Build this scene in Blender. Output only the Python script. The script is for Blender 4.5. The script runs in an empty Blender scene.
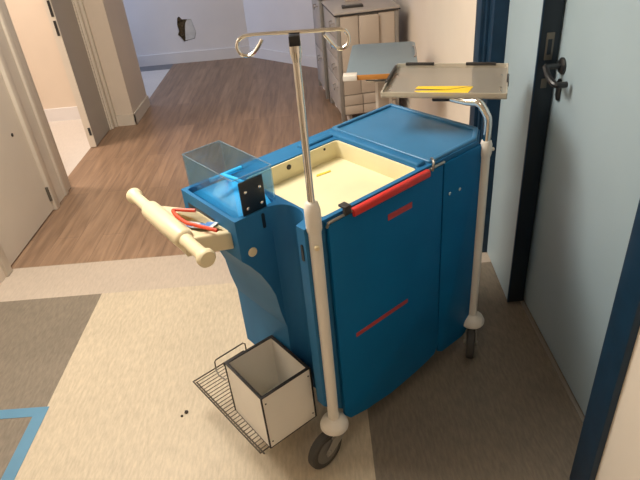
import bpy, bmesh, math, random
from mathutils import Vector, Matrix
random.seed(4)
SC = bpy.context.scene
COL = SC.collection
R = math.radians

# ------------------------------------------------------------------ materials
def node_mat(name):
    m = bpy.data.materials.new(name); m.use_nodes = True
    nt = m.node_tree
    return m, nt, nt.nodes['Principled BSDF']

def mat(name, col, rough=.5, metal=0.0, noise=0.0, nscale=8.0, bump=0.0, bscale=60.0, spec=.5, stretch=(1, 1, 1), coords='Object'):
    m, nt, b = node_mat(name)
    b.inputs['Roughness'].default_value = rough
    b.inputs['Metallic'].default_value = metal
    b.inputs['Specular IOR Level'].default_value = spec
    b.inputs['Base Color'].default_value = (*col, 1)
    tc = nt.nodes.new('ShaderNodeTexCoord'); mp = nt.nodes.new('ShaderNodeMapping')
    mp.inputs['Scale'].default_value = stretch
    nt.links.new(tc.outputs[coords], mp.inputs[0])
    n = nt.nodes.new('ShaderNodeTexNoise'); n.inputs['Scale'].default_value = nscale; n.inputs['Detail'].default_value = 5
    nt.links.new(mp.outputs[0], n.inputs['Vector'])
    cr = nt.nodes.new('ShaderNodeValToRGB')
    cr.color_ramp.elements[0].position = .3; cr.color_ramp.elements[1].position = .7
    lo = [c * (1 - noise) for c in col]; hi = [min(1, c * (1 + noise)) for c in col]
    cr.color_ramp.elements[0].color = (*lo, 1); cr.color_ramp.elements[1].color = (*hi, 1)
    nt.links.new(n.outputs['Fac'], cr.inputs[0]); nt.links.new(cr.outputs[0], b.inputs['Base Color'])
    if bump:
        n2 = nt.nodes.new('ShaderNodeTexNoise'); n2.inputs['Scale'].default_value = bscale
        nt.links.new(mp.outputs[0], n2.inputs['Vector'])
        bp = nt.nodes.new('ShaderNodeBump'); bp.inputs['Strength'].default_value = bump; bp.inputs['Distance'].default_value = .002
        nt.links.new(n2.outputs['Fac'], bp.inputs['Height']); nt.links.new(bp.outputs[0], b.inputs['Normal'])
    return m

def clear_mat(name, tint, gloss=.1, haze=0.0, hazecol=(.5, .5, .5)):
    m = bpy.data.materials.new(name); m.use_nodes = True
    nt = m.node_tree; nt.nodes.clear()
    out = nt.nodes.new('ShaderNodeOutputMaterial')
    tr = nt.nodes.new('ShaderNodeBsdfTransparent'); tr.inputs[0].default_value = (*tint, 1)
    gl = nt.nodes.new('ShaderNodeBsdfGlossy'); gl.inputs['Roughness'].default_value = .06
    df = nt.nodes.new('ShaderNodeBsdfDiffuse'); df.inputs[0].default_value = (*hazecol, 1)
    m1 = nt.nodes.new('ShaderNodeMixShader'); m1.inputs[0].default_value = haze
    m2 = nt.nodes.new('ShaderNodeMixShader')
    lw = nt.nodes.new('ShaderNodeLayerWeight'); lw.inputs[0].default_value = .25
    mu = nt.nodes.new('ShaderNodeMath'); mu.operation = 'MULTIPLY_ADD'; mu.inputs[1].default_value = .30; mu.inputs[2].default_value = gloss * .3
    nt.links.new(lw.outputs['Fresnel'], mu.inputs[0]); nt.links.new(mu.outputs[0], m2.inputs[0])
    nt.links.new(tr.outputs[0], m1.inputs[1]); nt.links.new(df.outputs[0], m1.inputs[2])
    nt.links.new(m1.outputs[0], m2.inputs[1]); nt.links.new(gl.outputs[0], m2.inputs[2])
    nt.links.new(m2.outputs[0], out.inputs[0])
    return m

def wood_floor_mat():
    m, nt, b = node_mat('wood_vinyl')
    tc = nt.nodes.new('ShaderNodeTexCoord')
    sep = nt.nodes.new('ShaderNodeSeparateXYZ'); nt.links.new(tc.outputs['Object'], sep.inputs[0])
    cmb = nt.nodes.new('ShaderNodeCombineXYZ')
    nt.links.new(sep.outputs['Y'], cmb.inputs['X']); nt.links.new(sep.outputs['X'], cmb.inputs['Y'])
    br = nt.nodes.new('ShaderNodeTexBrick'); br.inputs['Scale'].default_value = 1
    br.inputs['Brick Width'].default_value = 1.1; br.inputs['Row Height'].default_value = .13; br.inputs['Mortar Size'].default_value = .0012
    br.inputs['Color1'].default_value = (.335, .214, .136, 1); br.inputs['Color2'].default_value = (.260, .163, .103, 1); br.inputs['Mortar'].default_value = (.195, .125, .084, 1)
    br.inputs['Bias'].default_value = .1
    nt.links.new(cmb.outputs[0], br.inputs['Vector'])
    mp = nt.nodes.new('ShaderNodeMapping'); mp.inputs['Scale'].default_value = (14, 1.2, 1)
    nt.links.new(tc.outputs['Object'], mp.inputs[0])
    n = nt.nodes.new('ShaderNodeTexNoise'); n.inputs['Scale'].default_value = 2.2; n.inputs['Detail'].default_value = 7; n.inputs['Distortion'].default_value = .6
    nt.links.new(mp.outputs[0], n.inputs['Vector'])
    cr = nt.nodes.new('ShaderNodeValToRGB')
    cr.color_ramp.elements[0].position = .3; cr.color_ramp.elements[0].color = (.66, .63, .60, 1)
    cr.color_ramp.elements[1].position = .72; cr.color_ramp.elements[1].color = (1.15, 1.13, 1.10, 1)
    nt.links.new(n.outputs['Fac'], cr.inputs[0])
    mx = nt.nodes.new('ShaderNodeMix'); mx.data_type = 'RGBA'; mx.blend_type = 'MULTIPLY'; mx.inputs['Factor'].default_value = 1
    nt.links.new(br.outputs['Color'], mx.inputs['A']); nt.links.new(cr.outputs[0], mx.inputs['B'])
    nt.links.new(mx.outputs['Result'], b.inputs['Base Color'])
    b.inputs['Roughness'].default_value = .42
    return m

def vinyl_mat(name, col, streak=.12):
    m, nt, b = node_mat(name)
    tc = nt.nodes.new('ShaderNodeTexCoord')
    mp = nt.nodes.new('ShaderNodeMapping'); mp.inputs['Scale'].default_value = (42, 9, 1); mp.inputs['Rotation'].default_value = (0, 0, R(6))
    nt.links.new(tc.outputs['Object'], mp.inputs[0])
    n = nt.nodes.new('ShaderNodeTexNoise'); n.inputs['Scale'].default_value = 2.4; n.inputs['Detail'].default_value = 6; n.inputs['Roughness'].default_value = .65
    nt.links.new(mp.outputs[0], n.inputs['Vector'])
    n2 = nt.nodes.new('ShaderNodeTexNoise'); n2.inputs['Scale'].default_value = 3; n2.inputs['Detail'].default_value = 3
    nt.links.new(tc.outputs['Object'], n2.inputs['Vector'])
    ad = nt.nodes.new('ShaderNodeMath'); ad.operation = 'MULTIPLY_ADD'; ad.inputs[1].default_value = .35
    nt.links.new(n2.outputs['Fac'], ad.inputs[0]); nt.links.new(n.outputs['Fac'], ad.inputs[2])
    cr = nt.nodes.new('ShaderNodeValToRGB')
    cr.color_ramp.elements[0].position = .5; cr.color_ramp.elements[1].position = .85
    cr.color_ramp.elements[0].color = (*[c * (1 - streak * 1.3) for c in col], 1)
    cr.color_ramp.elements[1].color = (*[min(1, c * (1 + streak)) for c in col], 1)
    nt.links.new(ad.outputs[0], cr.inputs[0]); nt.links.new(cr.outputs[0], b.inputs['Base Color'])
    b.inputs['Roughness'].default_value = .5
    return m

M = {}
M['wood'] = wood_floor_mat()
M['vinyl_beige'] = vinyl_mat('vinyl_beige', (.55, .455, .325))
M['vinyl_brown'] = vinyl_mat('vinyl_brown', (.215, .175, .130), .16)
M['vinyl_strip'] = vinyl_mat('vinyl_strip', (.50, .41, .325), .08)
M['far_band_dark'] = vinyl_mat('far_band_dark', (.17, .165, .165), .08)  # dark grey strip along the foot of the far wall
M['vinyl_pale'] = vinyl_mat('vinyl_pale', (.62, .56, .50), .05)
M['tape'] = mat('blue_vinyl', (.10, .245, .37), .5, noise=.08)
M['cream_wall'] = mat('cream_wall', (.66, .56, .455), .7, noise=.03, nscale=3)
M['cream_wall_lit'] = mat('cream_wall_lit', (.80, .71, .60), .7, noise=.03, nscale=3)  # cream wall paint with the right wall's brightness put into its colour
M['white_wall'] = mat('white_wall', (.70, .67, .66), .7, noise=.03, nscale=3)
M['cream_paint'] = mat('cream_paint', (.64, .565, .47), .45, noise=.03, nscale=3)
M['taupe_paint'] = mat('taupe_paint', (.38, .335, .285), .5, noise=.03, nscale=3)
M['ceiling'] = mat('ceiling_white', (.72, .68, .62), .8)
M['navy'] = mat('navy_paint', (.007, .032, .068), .45, spec=.35, noise=.15, nscale=20)
M['ink'] = mat('dark_door_edge', (.006, .013, .022), .4)
M['ice'] = mat('ice_blue_door', (.37, .475, .53), .5, noise=.03, nscale=3)
M['black_metal'] = mat('black_metal', (.012, .013, .015), .35, spec=.6)
M['brass'] = mat('worn_brass', (.16, .145, .12), .45, .6)
M['threshold'] = mat('threshold', (.27, .24, .20), .5)
M['blue_lid_lit'] = mat('blue_lid_lit_plastic', (.042, .190, .370), .32, spec=.6, noise=.08, nscale=7, bump=.05, bscale=300)  # lighter copy of the body blue; sheen from above put into its colour
M['blue'] = mat('blue_plastic', (.024, .152, .325), .55, spec=.22, noise=.08, nscale=7, bump=.05, bscale=300)
M['blue_panel'] = mat('blue_panel_plastic', (.002, .128, .310), .5, spec=.15, noise=.08, nscale=5, bump=.04, bscale=300)
M['bright_blue'] = mat('bright_blue_plastic', (.05, .50, .92), .45, spec=.2)
M['yellow'] = mat('pale_yellow_plastic', (.77, .69, .445), .45, noise=.05, nscale=9)
M['handle'] = mat('cream_plastic', (.80, .68, .44), .4, noise=.03)
M['post'] = mat('offwhite_enamel', (.80, .75, .67), .35, noise=.03)
M['chrome'] = mat('chrome', (.82, .80, .76), .09, 1.0)
M['steel'] = mat('dull_steel', (.42, .39, .34), .35, 1.0)
M['red'] = mat('red_plastic', (.60, .030, .022), .4)
M['red_label'] = mat('red_label', (.42, .045, .050), .5)
M['orange_red'] = mat('orange_red_band', (.70, .065, .02), .45)
M['box_white'] = mat('box_white_board', (.84, .79, .71), .5, noise=.03)
M['box_inner'] = mat('box_inner_board', (.76, .74, .63), .55, noise=.04)
M['black'] = mat('black_edging', (.018, .014, .012), .5)
M['rubber'] = mat('grey_rubber', (.055, .050, .044), .65)
M['hub'] = mat('grey_hub', (.16, .15, .135), .45)
M['fork'] = mat('caster_steel', (.34, .32, .28), .4, .3)
M['wire'] = mat('wire_steel', (.16, .14, .115), .35, .8)
M['grey_post'] = mat('grey_aluminium', (.29, .27, .245), .45, .2)
M['cab'] = mat('greige_laminate', (.50, .42, .345), .5, noise=.03)
M['cab_side'] = mat('grey_laminate', (.36, .32, .285), .5, noise=.03)
M['cab_top'] = mat('grey_worktop', (.42, .37, .325), .45, noise=.05)
M['dark_edge'] = mat('dark_edge_band', (.035, .030, .028), .5)
M['table_blue'] = mat('greyblue_laminate', (.205, .265, .300), .45, noise=.03)
M['orange_edge'] = mat('orange_wood_edge', (.52, .215, .045), .4)
M['white_plastic'] = mat('white_plastic', (.78, .72, .64), .45)
M['paper_yellow'] = mat('yellow_paper', (.90, .60, .03), .6)
M['scrap'] = mat('yellow_scrap', (.72, .55, .05), .6)
M['card'] = mat('printed_card', (.62, .64, .66), .5)
M['card_blue'] = mat('card_blue_print', (.10, .22, .50), .5)
M['dirt'] = mat('dark_crumb', (.03, .02, .015), .8)
M['hole_dark'] = mat('broken_board', (.13, .095, .055), .9, noise=.5, nscale=40)
M['plaster'] = mat('broken_plaster', (.58, .56, .52), .8, noise=.08, nscale=20)
M['clear_blue'] = clear_mat('clear_blue_plastic', (.76, .89, .95), .06, .10, (.15, .36, .48))
M['bin_edge_lit'] = clear_mat('clear_edge_lit_plastic', (.75, .86, .92), .12, .22, (.42, .52, .58))  # lamp shading on the bin's top edge, put into a paler plastic
M['clear_rim_lit'] = clear_mat('clear_rim_lit_plastic', (.85, .82, .76), .16, .50, (.74, .67, .55))  # clear plastic; pale diffuse colour stands for the highlight on the tray rim
M['clear_tray'] = clear_mat('smoky_clear_plastic', (.78, .75, .70), .16, .42, (.54, .48, .40))

# ------------------------------------------------------------------ mesh helpers
def NB(): return bmesh.new()

def xf(bm, verts, mtx):
    if mtx is not None: bmesh.ops.transform(bm, matrix=mtx, verts=verts)

def box(bm, x0, x1, y0, y1, z0, z1, bev=0.0, seg=2, mtx=None):
    r = bmesh.ops.create_cube(bm, size=1.0); vs = r['verts']
    bmesh.ops.scale(bm, vec=(x1 - x0, y1 - y0, z1 - z0), verts=vs)
    bmesh.ops.translate(bm, vec=((x0 + x1) / 2, (y0 + y1) / 2, (z0 + z1) / 2), verts=vs)
    if bev:
        es = {e for v in vs for e in v.link_edges}
        g = bmesh.ops.bevel(bm, geom=list(es), offset=bev, segments=seg, affect='EDGES', profile=.5)
        vs = list({v for f in g['faces'] for v in f.verts} | {v for v in vs if v.is_valid})
    xf(bm, vs, mtx)
    return vs

def prism(bm, pts, axis, lo, hi, bev=0.0, seg=2, mtx=None):
    """polygon pts in the two other axes, extruded along axis from lo to hi"""
    def P(p, w):
        if axis == 'z': return (p[0], p[1], w)
        if axis == 'y': return (p[0], w, p[1])
        return (w, p[0], p[1])
    a = [bm.verts.new(P(p, lo)) for p in pts]; b = [bm.verts.new(P(p, hi)) for p in pts]
    n = len(pts); fs = [bm.faces.new(a), bm.faces.new(b)]
    for i in range(n):
        fs.append(bm.faces.new((a[i], a[(i + 1) % n], b[(i + 1) % n], b[i])))
    bmesh.ops.recalc_face_normals(bm, faces=fs)
    vs = a + b
    if bev:
        es = list(fs[0].edges) + list(fs[1].edges)
        g = bmesh.ops.bevel(bm, geom=es, offset=bev, segments=seg, affect='EDGES', profile=.5)
        vs = list({v for f in g['faces'] for v in f.verts} | {v for v in vs if v.is_valid})
    xf(bm, vs, mtx)
    return vs

def smooth_path(pts, n=6, closed=False):
    P = [Vector(p) for p in pts]; out = []
    m = len(P)
    rng = m if closed else m - 1
    for i in range(rng):
        p0 = P[(i - 1) % m] if (closed or i > 0) else P[0]
        p1 = P[i]; p2 = P[(i + 1) % m]
        p3 = P[(i + 2) % m] if (closed or i + 2 < m) else P[-1]
        for k in range(n):
            t = k / n
            out.append(.5 * ((2 * p1) + (p2 - p0) * t + (2 * p0 - 5 * p1 + 4 * p2 - p3) * t * t + (3 * p1 - p0 - 3 * p2 + p3) * t ** 3))
    if not closed: out.append(P[-1])
    return out

def tube(bm, pts, r, seg=10, closed=False, radii=None):
    P = [Vector(p) for p in pts]; n = len(P)
    rings = []; nrm = None
    for i in range(n):
        if closed: t = (P[(i + 1) % n] - P[(i - 1) % n])
        else: t = P[min(i + 1, n - 1)] - P[max(i - 1, 0)]
        t.normalize()
        if nrm is None:
            nrm = t.orthogonal().normalized()
        else:
            nrm = (nrm - t * nrm.dot(t))
            nrm = nrm.normalized() if nrm.length > 1e-6 else t.orthogonal().normalized()
        bn = t.cross(nrm)
        rr = radii[i] if radii else r
        rings.append([bm.verts.new(P[i] + (nrm * math.cos(2 * math.pi * k / seg) + bn * math.sin(2 * math.pi * k / seg)) * rr) for k in range(seg)])
    fs = []
    for i in range(n if closed else n - 1):
        A = rings[i]; B = rings[(i + 1) % n]
        for k in range(seg):
            fs.append(bm.faces.new((A[k], A[(k + 1) % seg], B[(k + 1) % seg], B[k])))
    if not closed:
        fs.append(bm.faces.new(rings[0][::-1])); fs.append(bm.faces.new(rings[-1]))
    bmesh.ops.recalc_face_normals(bm, faces=fs)
    return [v for r_ in rings for v in r_]

def lathe(bm, prof, seg=24, mtx=None):
    """prof: (radius, height) pairs, turned about local z; ends are capped"""
    rings = []
    for r, h in prof:
        rings.append([bm.verts.new((r * math.cos(2 * math.pi * k / seg), r * math.sin(2 * math.pi * k / seg), h)) for k in range(seg)])
    fs = []
    for A, B in zip(rings, rings[1:]):
        for k in range(seg): fs.append(bm.faces.new((A[k], A[(k + 1) % seg], B[(k + 1) % seg], B[k])))
    fs.append(bm.faces.new(rings[0][::-1])); fs.append(bm.faces.new(rings[-1]))
    bmesh.ops.recalc_face_normals(bm, faces=fs)
    vs = [v for r_ in rings for v in r_]
    xf(bm, vs, mtx)
    return vs

def aim(loc, d):
    """matrix placing local z along d at loc"""
    q = Vector(d).to_track_quat('Z', 'Y')
    return Matrix.Translation(loc) @ q.to_matrix().to_4x4()

def holed(bm, outer, holes, z0, z1, bev=0.0, mtx=None, bseg=2):
    """a slab with through holes and rounded edges"""
    cu = bpy.data.curves.new('tmp', 'CURVE'); cu.dimensions = '2D'; cu.fill_mode = 'BOTH'
    for poly in [outer] + holes:
        sp = cu.splines.new('POLY'); sp.points.add(len(poly) - 1); sp.use_cyclic_u = True
        for p, q in zip(sp.points, poly): p.co = (q[0], q[1], 0, 1)
    cu.extrude = (z1 - z0) / 2 - bev; cu.bevel_depth = bev; cu.bevel_resolution = bseg; cu.offset = -bev
    ob = bpy.data.objects.new('tmp', cu); COL.objects.link(ob)
    dg = bpy.context.evaluated_depsgraph_get()
    me = bpy.data.meshes.new_from_object(ob.evaluated_get(dg))
    T = Matrix.Translation((0, 0, (z0 + z1) / 2))
    me.transform(T if mtx is None else mtx @ T)
    bm.from_mesh(me)
    bpy.data.objects.remove(ob); bpy.data.curves.remove(cu); bpy.data.meshes.remove(me)

def rrect(x0, x1, y0, y1, r, n=5):
    out = []
    for cx, cy, a0 in ((x1 - r, y1 - r, 0), (x0 + r, y1 - r, 90), (x0 + r, y0 + r, 180), (x1 - r, y0 + r, 270)):
        for k in range(n + 1):
            a = R(a0 + 90 * k / n); out.append((cx + r * math.cos(a), cy + r * math.sin(a)))
    return out

def obj(name, bm, m, parent=None, angle=35, **props):
    bmesh.ops.remove_doubles(bm, verts=bm.verts, dist=1e-6)
    me = bpy.data.meshes.new(name); bm.to_mesh(me); bm.free()
    me.materials.append(m)
    for p in me.polygons: p.use_smooth = True
    me.set_sharp_from_angle(angle=R(angle))
    o = bpy.data.objects.new(name, me); COL.objects.link(o)
    if parent is not None: o.parent = parent
    for k, v in props.items(): o[k] = v
    return o

def thing(name, label, cat, loc=(0, 0, 0), rotz=0, group=None):
    o = bpy.data.objects.new(name, None); COL.objects.link(o)
    o.empty_display_size = .05
    o.location = loc; o.rotation_euler = (0, 0, rotz); o['label'] = label; o['category'] = cat
    if group: o['group'] = group
    return o

def struct(name, bm, m, parent=None):
    o = obj(name, bm, m, parent)
    if parent is None: o['kind'] = 'structure'
    return o

def sbox(name, b, m, parent=None, bev=0.0):
    bm = NB(); box(bm, *b, bev=bev); return struct(name, bm, m, parent)

# ------------------------------------------------------------------ the room
XR = .66                                  # corridor side of the right wall
sbox('floor', (-1.60, XR + .2, 2.475, 6.9, -.08, 0), M['wood'])
sbox('floor_wood_left', (-1.80, -1.60, 2.475, 5.0, -.08, 0), M['wood'])
sbox('floor_strip', (-1.95, XR + .2, 2.19, 2.475, -.08, 0), M['vinyl_strip'])
sbox('floor_vinyl_left', (-1.95, -1.135, -1.6, 2.19, -.08, 0), M['vinyl_brown'])
sbox('floor_vinyl_middle', (-1.135, .07, -1.6, 2.19, -.08, 0), M['vinyl_beige'])
sbox('floor_vinyl_right', (.07, XR + .2, -1.6, 2.19, -.08, 0), M['vinyl_brown'])
sbox('floor_far', (-3.4, -1.60, 5.0, 6.9, -.08, 0), M['vinyl_pale'])
sbox('floor_far_band', (-3.4, -1.60, 6.16, 6.38, 0, .001), M['far_band_dark'])
sbox('floor_side_room', (-4.2, -1.80, 2.475, 5.0, -.08, 0), M['vinyl_pale'])
sbox('ceiling', (-4.2, XR + .3, -1.6, 6.9, 2.6, 2.7), M['ceiling'])
sbox('wall_back', (-2.0, XR + .3, -1.7, -1.6, 0, 2.6), M['cream_wall'])

# far wall with the broken hole
bm = NB()
hole = [(-1.461, .468), (-1.438, .480), (-1.413, .450), (-1.36, .447), (-1.316, .445), (-1.300, .362), (-1.288, .309), (-1.317, .240), (-1.37, .232), (-1.44, .217), (-1.462, .262), (-1.492, .295), (-1.470, .330), (-1.477, .398)]
outer = [(-3.4, 0), (-.74, 0), (-.74, 2.6), (-3.4, 2.6)]
Mfar = Matrix(((1, 0, 0, 0), (0, 0, 1, 6.38), (0, 1, 0, 0), (0, 0, 0, 1)))
holed(bm, outer, [hole], 0, .02, 0, Mfar)
bmesh.ops.recalc_face_normals(bm, faces=bm.faces)
wf = struct('wall_far', bm, M['white_wall'])
sbox('wall_far_core', (-3.4, -.70, 6.44, 6.54, 0, 2.6), M['hole_dark'])
d = thing('wall_damage', 'broken-out hole in the far wall with torn plaster edges', 'hole', (-1.39, 6.40, .22))
bm = NB()
prism(bm, [(-.03, .012), (.02, .018), (.07, .026), (.098, .09), (.086, .142), (.072, .222), (.03, .223), (.005, .19), (-.01, .13), (-.02, .07)], 'y', -.016, .002)
obj('plaster_flap', bm, M['plaster'], d)
for x, z, rr in ((-.055, .225, .022), (-.06, .06, .020), (-.03, .02, .018), (-.04, .15, .016), (.03, .02, .012)):
    bm = NB()
    r = bmesh.ops.create_icosphere(bm, subdivisions=2, radius=rr); vs = r['verts']
    for v in vs: v.co *= random.uniform(.75, 1.2)
    bmesh.ops.translate(bm, vec=(x, .022, z), verts=vs)
    obj('rubble', bm, M['hole_dark'], d)
sbox('baseboard_far', (-3.4, -.742, 6.362, 6.38, 0, .115), M['white_wall'])
# angled wall at the corridor end
P0 = Vector((-.74, 6.38, 0)); P1 = Vector((.80, 4.96, 0)); ang = math.atan2(P1.y - P0.y, P1.x - P0.x); L = (P1 - P0).length
T = Matrix.Translation(P0) @ Matrix.Rotation(ang, 4, 'Z')
bm = NB(); box(bm, 0, L, 0, .1, 0, 2.6, mtx=T); struct('wall_angled', bm, M['white_wall'])
bm = NB(); box(bm, 0.005, L, -.016, 0, 0, .105, mtx=T); struct('baseboard_angled', bm, M['white_wall'])

# left side
sbox('wall_left', (-1.95, -1.70, -1.6, 2.40, 0, 2.6), M['cream_wall'])
sbox('wall_left_header', (-1.95, -1.70, 2.40, 4.52, 2.08, 2.6), M['cream_wall'])
sbox('trim_1', (-1.95, -1.685, 2.40, 2.455, 0, 2.08), M['cream_paint'], bev=.006)
dr = sbox('door_1', (-1.76, -1.712, 2.46, 3.105, .010, 2.07), M['cream_paint'])
bm = NB(); tube(bm, [(-1.706, 3.10, .07), (-1.706, 3.10, .16)], .009); obj('hinge', bm, M['brass'], dr)
bm = NB(); lathe(bm, [(.010, 0), (.010, .003), (.006, .004)], 10, aim((-1.712, 2.975, .55), (1, 0, 0))); obj('screw_hole', bm, M['dirt'], dr)
bm = NB(); box(bm, -1.713, -1.709, 3.05, 3.075, .87, .93); obj('latch_plate', bm, M['brass'], dr)
bm = NB()
box(bm, -1.95, -1.690, 3.105, 3.16, 0, 2.08, .006); box(bm, -1.95, -1.712, 3.155, 3.30, 0, 2.08)
box(bm, -1.95, -1.698, 3.29, 3.34, 0, 2.08, .008); box(bm, -1.95, -1.712, 3.335, 3.42, 0, 2.08, .006)
tr = struct('trim_2', bm, M['cream_paint'])
bm = NB(); box(bm, -1.78, -1.75, 3.415, 3.424, .90, 1.06); obj('strike_plate', bm, M['brass'], tr)
# side room seen through the doorway
sbox('wall_side_room', (-4.2, -1.83, 4.80, 4.92, 0, 2.6), M['cream_wall'])
sbox('baseboard_side_room', (-4.2, -1.83, 4.784, 4.80, 0, .11), M['white_wall'])
sbox('wall_side_room_left', (-4.3, -4.2, 2.3, 5.0, 0, 2.6), M['cream_wall'])
sbox('wall_side_room_near', (-4.2, -1.95, 2.30, 2.40, 0, 2.6), M['cream_wall'])
# narrow fixed leaf beyond the doorway
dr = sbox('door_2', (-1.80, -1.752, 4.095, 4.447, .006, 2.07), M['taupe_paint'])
bm = NB(); box(bm, -1.801, -1.751, 4.089, 4.096, .006, 2.07); obj('leaf_edge', bm, M['cream_paint'], dr)
for z0, z1 in ((.83, .93), (.955, 1.06), (.10, .16)):
    bm = NB(); box(bm, -1.775, -1.757, 4.085, 4.092, z0, z1); obj('lock_plate', bm, M['black_metal'], dr)
bm = NB()
box(bm, -1.90, -1.742, 4.447, 4.52, 0, 2.08); box(bm, -1.76, -1.722, 4.46, 4.50, 0, 2.08, .006); box(bm, -1.76, -1.700, 4.495, 4.536, 0, 2.08, .006)
struct('trim_3', bm, M['cream_paint'])
sbox('wall_left_pier', (-1.90, -1.556, 4.525, 5.0, 0, 2.6), M['cream_wall'])
bm = NB(); box(bm, -1.70, -1.544, 4.513, 4.525, 0, .09); box(bm, -1.556, -1.544, 4.513, 5.0, 0, .09); struct('baseboard_left', bm, M['cream_paint'])
sbox('wall_far_left', (-3.5, -3.4, 5.0, 6.5, 0, 2.6), M['white_wall'])

# right side
sbox('wall_right', (XR + .012, XR + .3, -1.6, .955, 0, 2.6), M['cream_wall_lit'])
sbox('wall_right_far', (XR + .002, XR + .3, 2.42, 6.0, 0, 2.6), M['cream_wall_lit'])
sbox('wall_right_header', (XR + .002, XR + .3, .955, 2.42, 2.08, 2.6), M['cream_wall'])
sbox('wall_right_core', (.86, .96, .955, 2.42, 0, 2.08), M['cream_wall'])
bm = NB(); box(bm, XR - .006, .86, .953, 1.045, 0, 2.08, .004); struct('trim_4', bm, M['navy'])
bm = NB()
box(bm, XR - .006, .86, 2.345, 2.425, 0, 2.08, .004); box(bm, XR + .010, .86, 2.325, 2.35, 0, 2.08, .004); box(bm, XR + .022, .86, 2.27, 2.33, 0, 2.08, .004)
struct('trim_5', bm, M['navy'])
sbox('baseboard_right', (XR - .002, XR + .012, -1.6, .95, 0, .07), M['cream_paint'])
sbox('baseboard_right_far', (XR - .012, XR + .002, 2.43, 5.0, 0, .09), M['cream_paint'])
sbox('trim_6', (.776, .788, 1.045, 1.88, 0, .006), M['threshold'])
# narrow leaf: its dark free edge faces the camera
bm = NB(); prism(bm, [(.738, 2.268), (.7225, 1.8865), (.786, 1.8865), (.795, 2.268)], 'z', .006, 2.07)
dr = struct('door_3', bm, M['ice'])
bm = NB(); box(bm, .7205, .786, 1.880, 1.8868, .006, 2.07, .0015); obj('leaf_edge', bm, M['ink'], dr)
bm = NB(); box(bm, .7195, .7235, 1.8795, 1.887, .006, 2.07); obj('edge_strip', bm, M['navy'], dr)
bm = NB(); box(bm, .742, .768, 1.8775, 1.881, 1.030, 1.118, .001); sp = obj('strike_plate', bm, M['brass'], dr)
bm = NB(); box(bm, .748, .761, 1.8765, 1.878, 1.048, 1.098); obj('latch_opening', bm, M['ink'], sp)
bm = NB(); box(bm, .743, .762, 1.8775, 1.881, .936, .968, .001); obj('bolt_plate', bm, M['brass'], dr)
# wide leaf
bm = NB(); box(bm, .790, .835, 1.050, 1.905, .010, 2.07, .002); dr = struct('door_4', bm, M['ice'])
hy = 1.835
bm = NB(); lathe(bm, [(.027, 0), (.027, .006), (.022, .010), (.010, .011), (.010, .050), (.0115, .058)], 20, aim((.790, hy, 1.020), (-1, 0, 0)))
tube(bm, smooth_path([(.735, hy + .004, 1.020), (.733, hy - .020, 1.008), (.733, hy - .050, .996), (.740, hy - .078, .987), (.758, hy - .084, .986), (.774, hy - .084, .986)], 5), .010)
obj('door_handle', bm, M['black_metal'], dr)
bm = NB(); prism(bm, rrect(1.818, 1.850, .905, .978, .015), 'x', .783, .790, .002); obj('keyhole_plate', bm, M['black_metal'], dr)

# blue line on the floor, inlaid corner
bm = NB(); prism(bm, [(-1.95, 1.498), (-1.125, 1.495), (-1.125, -.6), (-1.172, -.6), (-1.172, 1.451), (-1.95, 1.455)], 'z', 0, .0015)
t = obj('floor_line', bm, M['tape']); t['label'] = 'blue tape line turning a corner on the brown floor'; t['category'] = 'floor line'
def crumb(name, label, x, y, s, m, group=None):
    bm = NB(); r = bmesh.ops.create_icosphere(bm, subdivisions=2, radius=s)
    for v in r['verts']:
        v.co *= random.uniform(.7, 1.25); v.co.z = max(v.co.z * .5 + s * .4, 0)
    o = obj(name, bm, m); o.location = (x, y, 0.0); o['label'] = label; o['category'] = 'crumb'
    if group: o['group'] = group
crumb('dirt_crumb', 'larger dark crumb on the beige floor left of the wire rack', -.586, 1.416, .008, M['dirt'], 'crumbs on the beige floor')
crumb('dirt_crumb', 'smaller dark crumb on the beige floor, just beside the larger one', -.600, 1.399, .005, M['dirt'], 'crumbs on the beige floor')

# ------------------------------------------------------------------ the trolley
CART = thing('hospital_trolley', 'blue plastic hospital trolley with yellow tray, cream push handle and tall drip hook', 'trolley', (-.07, 1.202, 0), R(39.27))

def notch_pts():
    core = [(tuple(p)[0], tuple(p)[1]) for p in smooth_path([(-.004, .152, 0), (.016, .148, 0), (.034, .135, 0), (.046, .115, 0), (.0495, .092, 0), (.046, .068, 0), (.035, .045, 0), (.022, .030, 0)], 3)]
    return core + [(-.010, .021), (-.010, -.012)]
# body: lower shell + gusset + rounded top frame
bm = NB()
prism(bm, [(.004, .1517)] + notch_pts()[2:] + [(.685, -.012), (.765, .035), (.765, .43), (.004, .43)], 'z', .14, .80)
g = bmesh.ops.bisect_plane(bm, geom=bm.verts[:] + bm.edges[:] + bm.faces[:], plane_co=(.004, 0, .225), plane_no=Vector((-.086, 0, -.09)).normalized(), clear_outer=True)
ce = [e for e in g['geom_cut'] if isinstance(e, bmesh.types.BMEdge)]
bmesh.ops.holes_fill(bm, edges=[e for e in bm.edges if e.is_boundary], sides=0)
prism(bm, [(-.107, .80), (-.107, .752), (-.085, .725), (-.056, .681), (-.033, .630), (-.018, .586), (-.010, .52), (.004, .45), (.06, .45), (.06, .80)], 'y', .152, .43)
top_outer = [(-.107, .152)] + notch_pts() + [(.685, -.012), (.765, .035), (.765, .435), (-.107, .435)]
def soften(poly, r=.010, n=3):
    out = []
    m = len(poly)
    for i in range(m):
        p = Vector(poly[i]); a = Vector(poly[i - 1]) - p; b = Vector(poly[(i + 1) % m]) - p
        if a.length < .03 or b.length < .03 or a.normalized().dot(b.normalized()) < -.9: out.append(tuple(p)); continue
        pa = p + a.normalized() * r; pb = p + b.normalized() * r
        for k in range(n + 1):
            t = k / n; out.append(tuple(pa * (1 - t) ** 2 + p * 2 * t * (1 - t) + pb * t * t))
    return out
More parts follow.
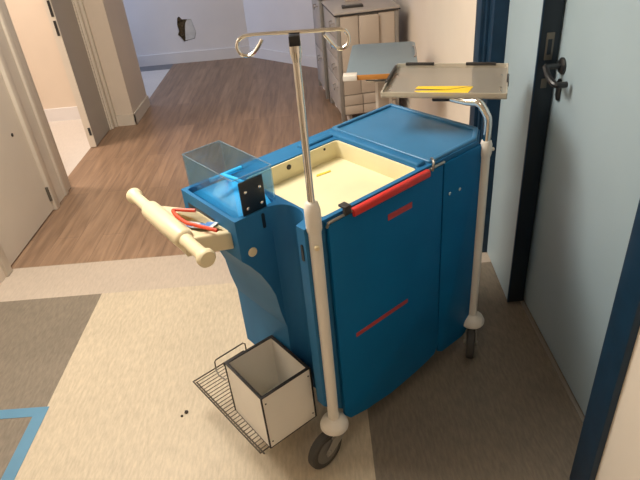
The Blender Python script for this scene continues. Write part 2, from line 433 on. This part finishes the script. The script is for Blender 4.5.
shelf_hole = rrect(-.095, .034, .166, .420, .012)
tray_hole = rrect(.057, .427, .002, .352, .015)
holed(bm, top_outer, [shelf_hole, tray_hole], .800, .875, 0)
bmesh.ops.dissolve_limit(bm, angle_limit=R(1), verts=bm.verts, edges=bm.edges)
box(bm, -.10, .04, .16, .425, .775, .800)
bmesh.ops.remove_doubles(bm, verts=bm.verts, dist=1e-6)
wl_ = bm.edges.layers.float.new('bevel_weight_edge')
for e in bm.edges:
    z0, z1 = e.verts[0].co.z, e.verts[1].co.z
    if len(e.link_faces) == 2 and e.calc_face_angle(0) > R(50) and not (.79 < z0 < .81 and .79 < z1 < .81): e[wl_] = 1.0
body = obj('body', bm, M['blue'], CART)
bv = body.modifiers.new('round', 'BEVEL'); bv.width = .0055; bv.segments = 3; bv.limit_method = 'WEIGHT'; bv.harden_normals = False
bm = NB(); box(bm, -.1085, -.1065, .262, .405, .785, .842, .0005); obj('opening_shade', bm, M['ink'], body)  # dark plate holds the shade under the shelf rim; body stays solid
# slots and buttons on the body
def slot(c0, s0, z0, h, w, axis, par, m):
    bm = NB()
    if axis == 'c': prism(bm, rrect(s0 - w / 2, s0 + w / 2, z0 - h / 2, z0 + h / 2, w * .45), 'y', c0 - .0015, c0 + .002)
    else: prism(bm, rrect(c0 - w / 2, c0 + w / 2, z0 - h / 2, z0 + h / 2, w * .45), 'x', s0 - .0015, s0 + .002)
    return obj('slot', bm, m, par)
slot(.152, -.020, .842, .045, .010, 'c', body, M['ink'])
slot(.004, -.0105, .800, .050, .010, 's', body, M['ink'])
bm = NB(); lathe(bm, [(.0135, 0), (.0135, .003), (.011, .005)], 18, aim((-.070, .152, .766), (0, -1, 0))); obj('button', bm, M['handle'], body)
bm = NB(); box(bm, .30, .345, .392, .402, .872, .8765, .001); obj('slot', bm, M['ink'], body)
bm = NB(); box(bm, .429, .464, .004, .400, .866, .886, .008, 3); box(bm, .30, .464, .372, .400, .868, .883, .006, 3)
obj('tray_ledge', bm, M['blue'], body)
# lid of the rear cabinet
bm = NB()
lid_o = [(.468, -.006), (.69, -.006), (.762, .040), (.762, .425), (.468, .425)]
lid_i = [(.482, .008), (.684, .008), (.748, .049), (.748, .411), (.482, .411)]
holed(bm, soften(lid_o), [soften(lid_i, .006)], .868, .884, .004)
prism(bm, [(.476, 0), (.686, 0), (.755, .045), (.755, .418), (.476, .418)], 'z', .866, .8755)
obj('lid', bm, M['blue_lid_lit'], CART)
# front panel
bm = NB()
prism(bm, [(.056, .866), (.060, .150), (.080, .122), (.11, .114), (.155, .103), (.27, .091), (.39, .099), (.460, .108), (.495, .118), (.512, .150), (.506, .40), (.506, .866)], 'y', -.027, -.0115, .004)
fp = obj('front_panel', bm, M['blue_panel'], CART)
bm = NB(); tube(bm, [(.058, -.026, .870), (.515, -.022, .870)], .0042, 8); tube(bm, [(.058, -.026, .870), (.056, -.020, .855)], .0042, 8); obj('rail', bm, M['steel'], fp)
bm = NB(); prism(bm, rrect(-.037, -.017, .853, .877, .008), 'x', .139, .438, .003); obj('grip_sleeve', bm, M['red'], fp)
bm = NB(); box(bm, .110, .132, -.032, -.021, .868, .893, .002); box(bm, .110, .132, -.032, -.006, .888, .894, .001); obj('clip', bm, M['dark_edge'], fp)
bm = NB(); tube(bm, smooth_path([(.452, -.030, .868), (.452, -.033, .884), (.458, -.028, .895), (.470, -.012, .894), (.480, .0, .886)], 4), .004, 8); obj('catch', bm, M['steel'], fp)
bm = NB(); box(bm, .269, .368, -.0285, -.0265, .782, .801, .0005); obj('label_strip', bm, M['red_label'], fp)
bm = NB(); box(bm, .125, .350, -.0285, -.0265, .444, .4585, .0005); obj('label_strip', bm, M['red_label'], fp)
# narrow end panel beside the front panel
bm = NB()
prism(bm, [(.517, .862), (.517, .16), (.524, .105), (.545, .090), (.660, .088), (.690, .098), (.700, .14), (.705, .862)], 'y', -.022, -.008, .006)
ep = obj('end_panel', bm, M['blue_panel'], CART)
for s, z in ((.544, .754), (.593, .749)):
    bm = NB(); lathe(bm, [(.006, 0), (.006, .003), (.003, .0045)], 12, aim((s, -.022, z), (0, -1, 0))); obj('bolt', bm, M['chrome'], ep)
# yellow drawer tray
bm = NB()
holed(bm, rrect(.0585, .4255, .0035, .3505, .014), [rrect(.064, .420, .009, .345, .012)], .812, .872, .0015)
prism(bm, rrect(.060, .424, .005, .349, .014), 'z', .808, .814)
yt = obj('drawer_tray', bm, M['yellow'], CART)
for s, z, r in ((.218, .852, .0085), (.366, .860, .004)):
    bm = NB(); lathe(bm, [(r, 0), (r, .002), (r * .6, .003)], 14, aim((s, .345, z), (0, -1, 0))); obj('rivet', bm, M['black'], yt)

# corner posts, bumpers, casters
def caster(x, y, trail, ztop, par, WR=.0625, off=.036):
    bm = NB()
    lathe(bm, [(.020, ztop - .030), (.022, ztop - .020), (.014, ztop - .012), (.010, ztop)], 16, Matrix.Translation((x, y, 0)))
    t = Vector((trail[0], trail[1], 0)).normalized(); n = Vector((-t.y, t.x, 0))
    wc = Vector((x, y, WR)) + t * off
    F = Matrix.Translation((x, y, 0)) @ Matrix(((t.x, n.x, 0, 0), (t.y, n.y, 0, 0), (0, 0, 1, 0), (0, 0, 0, 1)))
    zt = ztop - .020
    prism(bm, [(-.022, zt), (.030, zt), (off + .014, .070), (off + .010, .052), (off - .008, .052), (.002, zt - .032), (-.022, zt - .014)], 'y', -.0215, -.0185, .001, mtx=F)
    prism(bm, [(-.022, zt), (.030, zt), (off + .014, .070), (off + .010, .052), (off - .008, .052), (.002, zt - .032), (-.022, zt - .014)], 'y', .0185, .0215, .001, mtx=F)
    box(bm, -.020, .030, -.0215, .0215, zt - .003, zt + .003, .001, mtx=F)
    lathe(bm, [(.008, -.026), (.008, .026)], 12, aim(wc, n))
    f = obj('caster', bm, M['fork'], par)
    bm = NB()
    lathe(bm, [(r_ * WR / .0625, h_) for r_, h_ in [(.044, -.013), (.056, -.0145), (.0615, -.010), (.0625, 0), (.0615, .010), (.056, .0145), (.044, .013)]], 32, aim(wc, n))
    w = obj('wheel', bm, M['rubber'], f)
    bm = NB()
    lathe(bm, [(.012, -.0155), (.020, -.0140), (.038, -.0142), (.0455, -.0150), (.0455, .0150), (.038, .0142), (.020, .0140), (.012, .0155)], 28, aim(wc, n))
    obj('hub', bm, M['hub'], f)
def bumper(x, y, par):
    bm = NB()
    lathe(bm, [(.020, .128), (.040, .130), (.045, .137), (.045, .146), (.039, .160), (.024, .172), (.019, .176)], 26, Matrix.Translation((x, y, 0)))
    obj('bumper', bm, M['post'], par)

PX, PY = .017, -.018
bm = NB(); tube(bm, [(PX, PY, .15), (PX, PY, .905)], .0172, 18)
lathe(bm, [(.0185, .862), (.0205, .870), (.0205, .925), (.0165, .942), (.013, .946)], 18, Matrix.Translation((PX, PY, 0)))
p1 = obj('corner_post', bm, M['post'], CART)
bm = NB(); lathe(bm, [(.007, 0), (.007, .006), (.005, .008)], 12, aim((PX - .010, PY - .016, .825), (-.6, -1, 0))); obj('release_button', bm, M['handle'], p1)
bumper(PX, PY, p1); caster(PX, PY, (-1, -.08), .128, CART, .068, .050)
QX, QY = .713, -.026
bm = NB(); tube(bm, [(QX, QY, .15), (QX, QY, .835)], .0155, 16)
lathe(bm, [(.0165, .82), (.019, .830), (.019, .860), (.015, .872)], 18, Matrix.Translation((QX, QY, 0)))
p2 = obj('corner_post', bm, M['post'], CART)
bm = NB(); lathe(bm, [(.006, 0), (.006, .007), (.004, .009)], 12, aim((QX + .012, QY - .012, .842), (1, -1, 0))); obj('release_button', bm, M['post'], p2)
bumper(QX, QY, p2); caster(QX, QY, (-.82, -.57), .128, CART)
for x, tr_ in ((.06, (-1, .1)), (.71, (-.8, -.5))):
    caster(x, .385, tr_, .142, CART)
# drip pole with hooked crossbar (bar runs across the corridor)
A = Vector((math.sin(R(50.73)), math.cos(R(50.73)), 0)); Cc = Vector((-math.cos(R(50.73)), math.sin(R(50.73)), 0))
bm = NB()
tube(bm, [(PX, PY, .93), (PX, PY, 1.285)], .0090, 16)
lathe(bm, [(.0090, 1.280), (.0128, 1.298), (.0128, 1.322)], 16, Matrix.Translation((PX, PY, 0)))
pole = obj('drip_pole', bm, M['chrome'], CART)
bm = NB(); box(bm, -.0115, .0115, -.0135, .010, 1.314, 1.335, .002, mtx=Matrix.Translation((PX, PY, 0)) @ Matrix.Rotation(R(-39.27), 4, 'Z')); obj('clamp', bm, M['black_metal'], pole)
def hk(u, z):     # u metres along the corridor's width from the pole
    d = Vector((1, 0, 0)); return Vector((PX + u * d.dot(A), PY + u * d.dot(Cc), z))
left_ = [(-.063, 1.334), (-.070, 1.327), (-.113, 1.316), (-.115, 1.308), (-.107, 1.300)]
pts = [hk(-.066, 1.331), hk(-.075, 1.318), hk(-.088, 1.305), hk(-.102, 1.301), hk(-.114, 1.307), hk(-.119, 1.321), hk(-.113, 1.335), hk(-.098, 1.341), hk(-.06, 1.3415), hk(0, 1.340), hk(.06, 1.3385), hk(.092, 1.338), hk(.105, 1.333), hk(.111, 1.321), hk(.108, 1.306), hk(.094, 1.298), hk(.081, 1.305), hk(.070, 1.319), hk(.062, 1.330)]
bm = NB(); tube(bm, smooth_path(pts, 5), .0038, 10); obj('hook_bar', bm, M['chrome'], pole)
# swivel arm and clear tray on the rear post
def wl(x, y, z):  # world -> trolley-local point
    v = Vector((x, y, 0)) - Vector((-.07, 1.202, 0)); return Vector((v.dot(A), v.dot(Cc), z))
bm = NB()
q0 = Vector((QX, QY, 0)); e = wl(.385, 1.745, 0) - q0; e.z = 0
arm = [(q0.x, q0.y, .86), (q0.x, q0.y, .935), tuple(q0 + e * .06 + Vector((0, 0, .958))), tuple(q0 + e * .22 + Vector((0, 0, .986))), tuple(q0 + e * .5 + Vector((0, 0, .983))), tuple(q0 + e * 1.0 + Vector((0, 0, .986)))]
tube(bm, smooth_path(arm, 7), .0125, 14)
arm_o = obj('swivel_arm', bm, M['chrome'], CART)
bm = NB(); T = Matrix.Translation(q0 + e * .96 + Vector((0, 0, .989))) @ Matrix.Rotation(R(-39.27 - 15), 4, 'Z')
box(bm, -.040, .030, -.022, .022, -.013, .004, .004, mtx=T); obj('tray_clamp', bm, M['dark_edge'], arm_o)
# tray frame: x along its long side
TC = wl(.417, 1.850, 0); TW, TD = .192, .157
TT = Matrix.Translation(TC + Vector((0, 0, .9945))) @ Matrix.Rotation(R(-39.27 - 17.6), 4, 'Z')
bm = NB()
SK = Matrix.Identity(4)
prism(bm, rrect(-TW, TW, -TD, TD, .006), 'z', 0, .004, mtx=TT)
tray = obj('clear_tray', bm, M['clear_tray'], CART)
bm = NB()
holed(bm, rrect(-TW, TW, -TD, TD, .006), [rrect(-TW + .004, TW - .004, -TD + .004, TD - .004, .005)], .0035, .018, .0008, TT)
obj('rim', bm, M['clear_rim_lit'], tray)
for x in (-TW + .02, TW - .02):
    for y in (-.10, -.07, .06):
        bm = NB(); lathe(bm, [(.0035, .004), (.0035, .007), (.002, .008)], 8, TT @ Matrix.Translation((x, y, 0))); obj('rivet', bm, M['chrome'], tray)
for x, ya, yb in ((-TW - .003, -.06, .13), (TW - .004, -.05, .03)):
    bm = NB(); box(bm, x, x + .007, ya, yb, .004, .021, .001, mtx=TT); obj('edge_clip', bm, M['dark_edge'], tray)
bm = NB(); box(bm, .05, .15, TD - .006, TD + .004, .012, .021, .001, mtx=TT); obj('edge_clip', bm, M['dark_edge'], tray)
bm = NB(); box(bm, -.16, -.06, TD - .006, TD + .004, .012, .021, .001, mtx=TT); obj('edge_clip', bm, M['dark_edge'], tray)

# push handle
bm = NB()
c0 = Vector((-.209, .545, .860)); c1 = Vector((-.234, .078, .860)); D = (c1 - c0)
prof = [(0, .014), (.0, .020), (.012, .0235), (.035, .0235), (.05, .019), (.075, .0165), (.20, .0165), (.255, .0185), (.262, .0235), (.275, .0265), (.50, .0275), (.725, .0265), (.738, .0235), (.745, .0185), (.80, .0165), (.925, .0170), (.95, .0195), (.965, .0240), (.988, .0240), (1.0, .020), (1.0, .014)]
ts = []; 
for i, (t, r) in enumerate(prof): ts.append((t + i * 1e-4, r))
tube(bm, [c0 + D * t for t, r in ts], .02, 20, radii=[r for t, r in ts])
hb = obj('push_handle', bm, M['handle'], CART)
bm = NB()
holed(bm, [(-.218, .440), (-.175, .420), (-.105, .376), (-.105, .182), (-.175, .180), (-.236, .192)], [[(-.186, .335), (-.168, .350), (-.112, .340), (-.112, .205), (-.176, .214), (-.188, .232)]], .812, .866, .008)
prism(bm, [(-.20, .36), (-.104, .36), (-.104, .19), (-.20, .20)], 'z', .816, .846)
for v in bm.verts: v.co.z -= max(0, v.co.x + .205) * .34
obj('handle_bracket', bm, M['handle'], hb)

# clear box on the end shelf
bm = NB()
BX0, BX1, BY0, BY1, BZ0, BZ1 = -.086, .027, .165, .412, .812, .979
holed(bm, rrect(BX0, BX1 + .012, BY0, BY1 + .012, .006), [rrect(BX0 + .003, BX1 + .009, BY0 + .003, BY1 + .009, .004)], BZ0, BZ1, .0006)
box(bm, BX0, BX1 + .012, BY0, BY1 + .012, BZ0 - .003, BZ0)
cb = obj('clear_bin', bm, M['clear_blue'], CART)
bm = NB(); box(bm, -.073, .001, .158, .1635, .868, .970, .002); pl = obj('mounting_plate', bm, M['ink'], cb)
for s in (-.058, -.014):
    for z in (.893, .940):
        bm = NB(); lathe(bm, [(.0045, 0), (.0045, .002), (.002, .0035)], 12, aim((s, .158, z), (0, -1, 0))); obj('screw', bm, M['chrome'], cb)
bm = NB(); holed(bm, rrect(BX0 - .0005, BX1 + .0125, BY0 - .0005, BY1 + .0125, .006), [rrect(BX0 + .0025, BX1 + .0095, BY0 + .0025, BY1 + .0095, .004)], BZ1, BZ1 + .0018, .0004); obj('bin_rim', bm, M['bin_edge_lit'], cb)
# bright blue insert inside the clear bin
bm = NB()
SX0, SX1, SY0, SY1 = -.081, .032, .174, .416
lo = [bm.verts.new((x, y, .817)) for x, y in ((SX0, SY0), (SX1, SY0), (SX1, SY1), (SX0, SY1))]
hi = [bm.verts.new(p) for p in ((SX0, SY0, .858), (SX1, SY0, .858), (SX1, SY1, .860), (SX0, SY1, .860))]
ap = [bm.verts.new(p) for p in ((-.050, .255, .880), (.030, .235, .905), (.030, .262, .905), (-.045, .275, .880))]
bm.faces.new(lo[::-1])
for A_, B_ in ((lo, hi), (hi, ap)):
    for k in range(4): bm.faces.new((A_[k], A_[(k + 1) % 4], B_[(k + 1) % 4], B_[k]))
bm.faces.new(ap)
bmesh.ops.recalc_face_normals(bm, faces=bm.faces)
tube(bm, [(-.068, .318, .926), (.035, .318, .926)], .0065, 10); tube(bm, smooth_path([(-.026, .318, .926), (-.014, .265, .924), (-.004, .208, .916)], 4), .006, 10)
tube(bm, smooth_path([(-.022, .200, .925), (-.016, .190, .908), (.0, .190, .903), (.014, .196, .910), (.018, .206, .926)], 4), .005, 8)
obj('insert', bm, M['bright_blue'], cb)

# wire rack
bm = NB()
RX0, RX1, RY0, RY1, RZ = -.216, .0, .061, .472, .138
def rod(a, b, r=.0026): tube(bm, [a, b], r, 6)
tube(bm, [(RX0, RY0, RZ), (RX0, RY1, RZ), (RX1, RY1, RZ), (RX1, RY0, RZ)], .0033, 6, closed=True)
tube(bm, [(RX0 + .012, RY0, RZ - .014), (RX0 + .012, RY1, RZ - .014)], .003, 6)
tube(bm, [(-.09, RY0, RZ - .005), (-.09, RY1, RZ - .005)], .0026, 6)
for k in range(26):
    c = RY0 + .012 + k * (RY1 - RY0 - .024) / 25
    tube(bm, [(RX0, c, RZ), (RX1, c, RZ)], .0016, 6)
rk = obj('wire_rack', bm, M['wire'], CART)
bm = NB(); tube(bm, [(-.128, .395, RZ), (-.135, .430, RZ + .002), (-.130, .452, RZ + .006), (-.126, .462, RZ + .014), (-.124, .464, RZ + .036), (-.118, .464, RZ + .043), (.0, .464, RZ + .045), (.006, .462, RZ + .038), (.006, .462, RZ)], .0027, 8); obj('guard_loop', bm, M['wire'], rk)
for c in (.30, .43):
    bm = NB(); box(bm, -.006, .075, c - .006, c + .006, .134, .140, .001); box(bm, .055, .075, c - .006, c + .006, .134, .20, .001); obj('rack_bracket', bm, M['hub'], rk)

# ------------------------------------------------------------------ loose things on the trolley
M4 = CART.matrix_basis.copy()
M4 = Matrix.Translation((-.07, 1.202, 0)) @ Matrix.Rotation(R(39.27), 4, 'Z')
def cl(s, c, z): return tuple(M4 @ Vector((s, c, z)))
RZ39 = R(39.27)
b = thing('open_box', 'open square off-white board box with black edging standing on the wire rack', 'box', cl(-.0925, .149, .1405), RZ39 - R(1.5))
hx, hy_, h = .0895, .101, .220
bm = NB(); box(bm, -hx + .006, hx - .006, -hy_ + .006, hy_ - .006, 0, .006); obj('base', bm, M['box_inner'], b)
for nm, bb in (('side_panel', (-hx, -hx + .007, -hy_ + .003, hy_ - .003)), ('side_panel', (hx - .007, hx, -hy_ + .003, hy_ - .003)), ('side_panel', (-hx + .003, hx - .003, -hy_, -hy_ + .007)), ('side_panel', (-hx + .003, hx - .003, hy_ - .007, hy_))):
    bm = NB(); box(bm, *bb, .003, h - .002); obj(nm, bm, M['box_white'], b)
bm = NB(); holed(bm, rrect(-hx - .001, hx + .001, -hy_ - .001, hy_ + .001, .002), [rrect(-hx + .0085, hx - .0085, -hy_ + .0085, hy_ - .0085, .002)], h - .004, h, .0005); obj('rim', bm, M['black'], b)
bm = NB(); holed(bm, rrect(-hx - .001, hx + .001, -hy_ - .001, hy_ + .001, .002), [rrect(-hx + .0085, hx - .0085, -hy_ + .0085, hy_ - .0085, .002)], 0, .0035, .0005)
obj('base_edging', bm, M['black'], b)
for x in (-hx, hx):
    for y in (-hy_, hy_):
        bm = NB(); box(bm, x - .0022, x + .0022, y - .0022, y + .0022, .003, h - .003); obj('corner_edging', bm, M['black'], b)
for x in (-hx + .012, hx - .010):
    for z in (.025, h - .030):
        bm = NB(); lathe(bm, [(.0028, 0), (.0028, .001), (.0015, .002)], 8, aim((x, -hy_, z), (0, -1, 0))); obj('screw', bm, M['black'], b)
# red band and card in the push handle
bm = NB()
pts2 = smooth_path([cl(-.138, .300, .868), cl(-.160, .330, .868), cl(-.174, .348, .868), cl(-.182, .345, .868), cl(-.188, .310, .868), cl(-.188, .262, .868), cl(-.180, .240, .867), cl(-.160, .200, .863), cl(-.148, .176, .860)], 5)
tube(bm, pts2, .0052, 8)
o = obj('elastic_band', bm, M['orange_red']); o['label'] = 'bent red-orange plastic band lying over the cream push handle bracket'; o['category'] = 'band'
bm = NB()
cm = M4 @ Matrix.Translation((-.150, .262, .836)) @ Matrix.Rotation(R(38), 4, 'Z') @ Matrix.Rotation(R(14), 4, 'Y')
box(bm, -.028, .028, -.042, .042, .006, .008, mtx=cm); o = obj('printed_card', bm, M['card']); o['label'] = 'small white and blue printed card in the handle hollow'; o['category'] = 'card'
bm = NB(); box(bm, -.020, .022, -.030, .004, .0081, .0086, mtx=cm); box(bm, -.022, .0, .016, .034, .0081, .0086, mtx=cm); obj('print', bm, M['card_blue'], o)
# yellow scrap in the tray
bm = NB(); prism(bm, [(-.028, -.004), (.026, -.006), (.030, .003), (-.022, .006)], 'z', 0, .0015)
o = obj('paper_scrap', bm, M['scrap']); o.location = cl(.305, .286, .8145); o.rotation_euler = (0, 0, RZ39 + R(-6)); o['label'] = 'thin yellow paper scrap lying in the pale yellow tray'; o['category'] = 'paper scrap'
# folded yellow sheet on the clear tray
YT = M4 @ TT @ Matrix.Translation((.026, .006, 0))
bm = NB()
prism(bm, [(-.118, -.110), (-.100, -.132), (.048, -.128), (.062, -.060), (-.02, -.100)], 'z', .0045, .0055, mtx=YT)
prism(bm, [(-.112, -.068), (.056, -.060), (-.020, -.098), (-.118, -.090)], 'z', .0058, .0066, mtx=YT)
prism(bm, [(-.060, -.134), (.010, -.134), (.012, -.152), (-.058, -.152)], 'z', .0047, .0053, mtx=YT)
o = obj('folded_paper', bm, M['paper_yellow']); o['label'] = 'folded bright yellow paper lying on the clear swivel tray'; o['category'] = 'paper'

# ------------------------------------------------------------------ furniture at the back
def cabinet(label, loc, rz, W, Dp, Ht, full, group=None):
    k = thing('drawer_cabinet', label, 'cabinet', loc, rz, group)
    bm = NB(); box(bm, .012, W - .012, .012, Dp - .012, .075, Ht - .020); obj('body', bm, M['cab_side'], k)
    for x in (0, W - .028):
        for y in (0, Dp - .028):
            bm = NB(); box(bm, x, x + .028, y, y + .028, .022, Ht - .018, .004); obj('corner_post', bm, M['grey_post'], k)
    bm = NB(); box(bm, -.010, W + .010, -.010, Dp + .010, Ht - .016, Ht, .003); tp = obj('worktop', bm, M['cab_top'], k)
    bm = NB(); holed(bm, rrect(-.012, W + .012, -.012, Dp + .012, .006), [rrect(0, W, 0, Dp, .006)], Ht - .022, Ht - .012, .001); obj('edge_band', bm, M['dark_edge'], tp)
    for x, y in ((.075, .09), (W - .075, .09), (.045, Dp - .07), (W - .075, Dp - .07)):
        bm = NB(); lathe(bm, [(.010, -.012), (.028, -.011), (.030, 0), (.028, .011), (.010, .012)], 16, aim((x, y, .030), (1, .2, 0))); box(bm, x - .008, x + .008, y - .008, y + .008, .035, .078); obj('caster', bm, M['white_plastic'], k)
    # drawers on the corridor side
    zs = [.085, .33, .48, .63, Ht - .03] if full else [.085, .40, Ht - .03]
    for z0, z1 in zip(zs, zs[1:]):
        bm = NB(); box(bm, -.001, .014, .032, Dp - .032, z0 + .004, z1 - .004, .003); dw = obj('drawer', bm, M['cab_side'], k)
        bm = NB(); zz = z1 - .05; ym = .12
        tube(bm, smooth_path([(-.001, ym - .045, zz), (-.022, ym - .04, zz - .004), (-.026, ym, zz - .030), (-.022, ym + .04, zz - .004), (-.001, ym + .045, zz)], 4), .004, 8); obj('drawer_handle', bm, M['grey_post'], dw)
    # panels on the near side
    if full:
        for a0, a1 in ((.030, .155), (.300, W - .030)):
            bm = NB(); box(bm, a0, a1, -.001, .014, .235, Ht - .028, .002); obj('side_panel', bm, M['cab'], k)
        bm = NB(); box(bm, .160, .295, -.001, .014, .235, .545, .002); obj('side_panel', bm, M['cab'], k)
        bm = NB(); box(bm, .160, .295, -.030, .014, .550, Ht - .032, .006); obj('holder', bm, M['cab'], k)
        for a0, a1 in ((.030, .165), (.172, .300), (.307, W - .030)):
            for z0, z1 in ((.155, .228), (.085, .148)):
                bm = NB(); box(bm, a0, a1, -.002, .014, z0, z1, .002); obj('lower_panel', bm, M['cab'], k)
    else:
        bm = NB(); box(bm, .030, W - .030, -.001, .014, .09, Ht - .028, .002); obj('side_panel', bm, M['cab_side'], k)
    return k
cabinet('grey and beige drawer cabinet on wheels with a dark remote on its top', (.140, 4.075, 0), R(8), .445, .50, .812, True)
cabinet('grey drawer cabinet half hidden behind the beige one, at the far corner', (.040, 4.66, 0), R(8), .42, .40, .830, False)
o = thing('remote_control', 'slim dark remote lying on the beige cabinet top', 'remote', (.268, 4.235, .8125), R(2))
bm = NB(); box(bm, -.075, .075, -.030, .030, 0, .016, .005); obj('body', bm, M['dark_edge'], o)
bm = NB(); box(bm, -.050, .050, -.018, .018, .0155, .0175, .0008); obj('keypad', bm, M['hub'], o)
o = thing('carton', 'small pale carton standing at the back of the beige cabinet top', 'carton', (.285, 4.49, .8125), R(8))
bm = NB(); box(bm, -.06, .06, -.04, .04, 0, .10, .002); obj('body', bm, M['cab'], o)
bm = NB(); box(bm, -.0605, .0605, -.0405, .0405, .085, .1005, .002); obj('lid', bm, M['white_plastic'], o)

# overbed table
tb = thing('overbed_table', 'grey-blue overbed table with orange front edge, beside the cabinet', 'table', (.350, 3.13, 0), R(-7.5))
bm = NB(); prism(bm, rrect(-.183, .183, -.305, .305, .035), 'z', .722, .748, .003); obj('tabletop', bm, M['table_blue'], tb)
bm = NB(); box(bm, -.150, .150, -.3085, -.304, .7225, .7475, .001); obj('edge_band', bm, M['orange_edge'], tb)
bm = NB(); tube(bm, smooth_path([(.170, .18, .752), (.178, .12, .756), (.178, .0, .756), (.170, -.04, .752)], 4), .005, 8); obj('lip', bm, M['cab_side'], tb)
bm = NB(); box(bm, -.196, -.125, -.320, -.262, .722, .7505, .004); obj('corner_cap', bm, M['white_plastic'], tb)
bm = NB(); box(bm, -.045, .045, .0, .05, .10, .722, .004); cp = obj('column', bm, M['white_plastic'], tb)
bm = NB(); box(bm, -.030, .030, -.004, .0005, .40, .70, .001); obj('column_inlay', bm, M['cab'], cp)
bm = NB(); box(bm, -.055, -.010, -.20, .25, .692, .722, .004); box(bm, .020, .055, -.20, .25, .692, .722, .004); obj('top_bracket', bm, M['cab_side'], tb)
bm = NB(); tube(bm, smooth_path([(-.075, -.13, .70), (-.080, -.20, .688), (-.07, -.215, .685), (.02, -.215, .685)], 4), .006, 8); obj('height_lever', bm, M['chrome'], tb)
for x in (-.14, .14):
    bm = NB(); box(bm, x - .02, x + .02, -.28, .28, .070, .105, .006); fb = obj('base_rail', bm, M['cab_side'], tb)
    for y in (-.25, .25):
        bm = NB(); lathe(bm, [(.008, -.011), (.030, -.010), (.032, 0), (.030, .010), (.008, .011)], 14, aim((x, y, .032), (1, .1, 0))); box(bm, x - .007, x + .007, y - .007, y + .007, .04, .072); obj('caster', bm, M['hub'], fb)
bm = NB(); box(bm, -.14, .14, .0, .05, .072, .103, .004); obj('base_beam', bm, M['cab_side'], tb)

# ------------------------------------------------------------------ light
def area(name, loc, size, power, col, rot=(0, 0, 0), sy=None):
    l = bpy.data.lights.new(name, 'AREA'); l.size = size; l.energy = power; l.color = col
    if sy: l.shape = 'RECTANGLE'; l.size_y = sy
    o = bpy.data.objects.new(name, l); COL.objects.link(o); o.location = loc; o.rotation_euler = rot
    return o
area('corridor_lamp', (-1.1, 1.9, 2.58), 1.0, 74, (1, .945, .85), sy=1.0)
area('near_fill_light', (-.9, -.4, 2.58), .6, 8, (1, .94, .84), sy=.6)  # unseen fill light added behind the camera to brighten near surfaces
area('side_room_lamp', (-2.9, 3.7, 2.55), .6, 62, (1, .89, .80), sy=.6)
area('far_daylight', (-3.3, 5.75, 1.5), 1.0, 32, (.48, .64, 1.0), (0, R(-90), 0), sy=1.2)  # area light added for cool daylight on the far walls; no window built
W = bpy.data.worlds.new('world'); SC.world = W; W.use_nodes = True
W.node_tree.nodes['Background'].inputs[0].default_value = (.9, .85, .8, 1); W.node_tree.nodes['Background'].inputs[1].default_value = .15

# ------------------------------------------------------------------ camera
yaw, pitch, roll = R(1.61), R(32.54), R(-5.63)
f = Vector((-math.sin(yaw) * math.cos(pitch), math.cos(yaw) * math.cos(pitch), -math.sin(pitch)))
r = Vector((math.cos(yaw), math.sin(yaw), 0)); u = r.cross(f)
r2 = r * math.cos(roll) + u * math.sin(roll); u2 = -r * math.sin(roll) + u * math.cos(roll)
cam = bpy.data.cameras.new('camera'); co = bpy.data.objects.new('camera', cam); COL.objects.link(co)
co.matrix_world = Matrix(((r2.x, u2.x, -f.x, 0), (r2.y, u2.y, -f.y, 0), (r2.z, u2.z, -f.z, 1.6), (0, 0, 0, 1)))
cam.sensor_width = 36; cam.lens = 36 * 566.27 / 640; cam.clip_start = .02
SC.camera = co
vs = SC.view_settings; vs.view_transform = 'Standard'; vs.look = 'None'; vs.gamma = 1; vs.use_curve_mapping = False; vs.exposure = 0
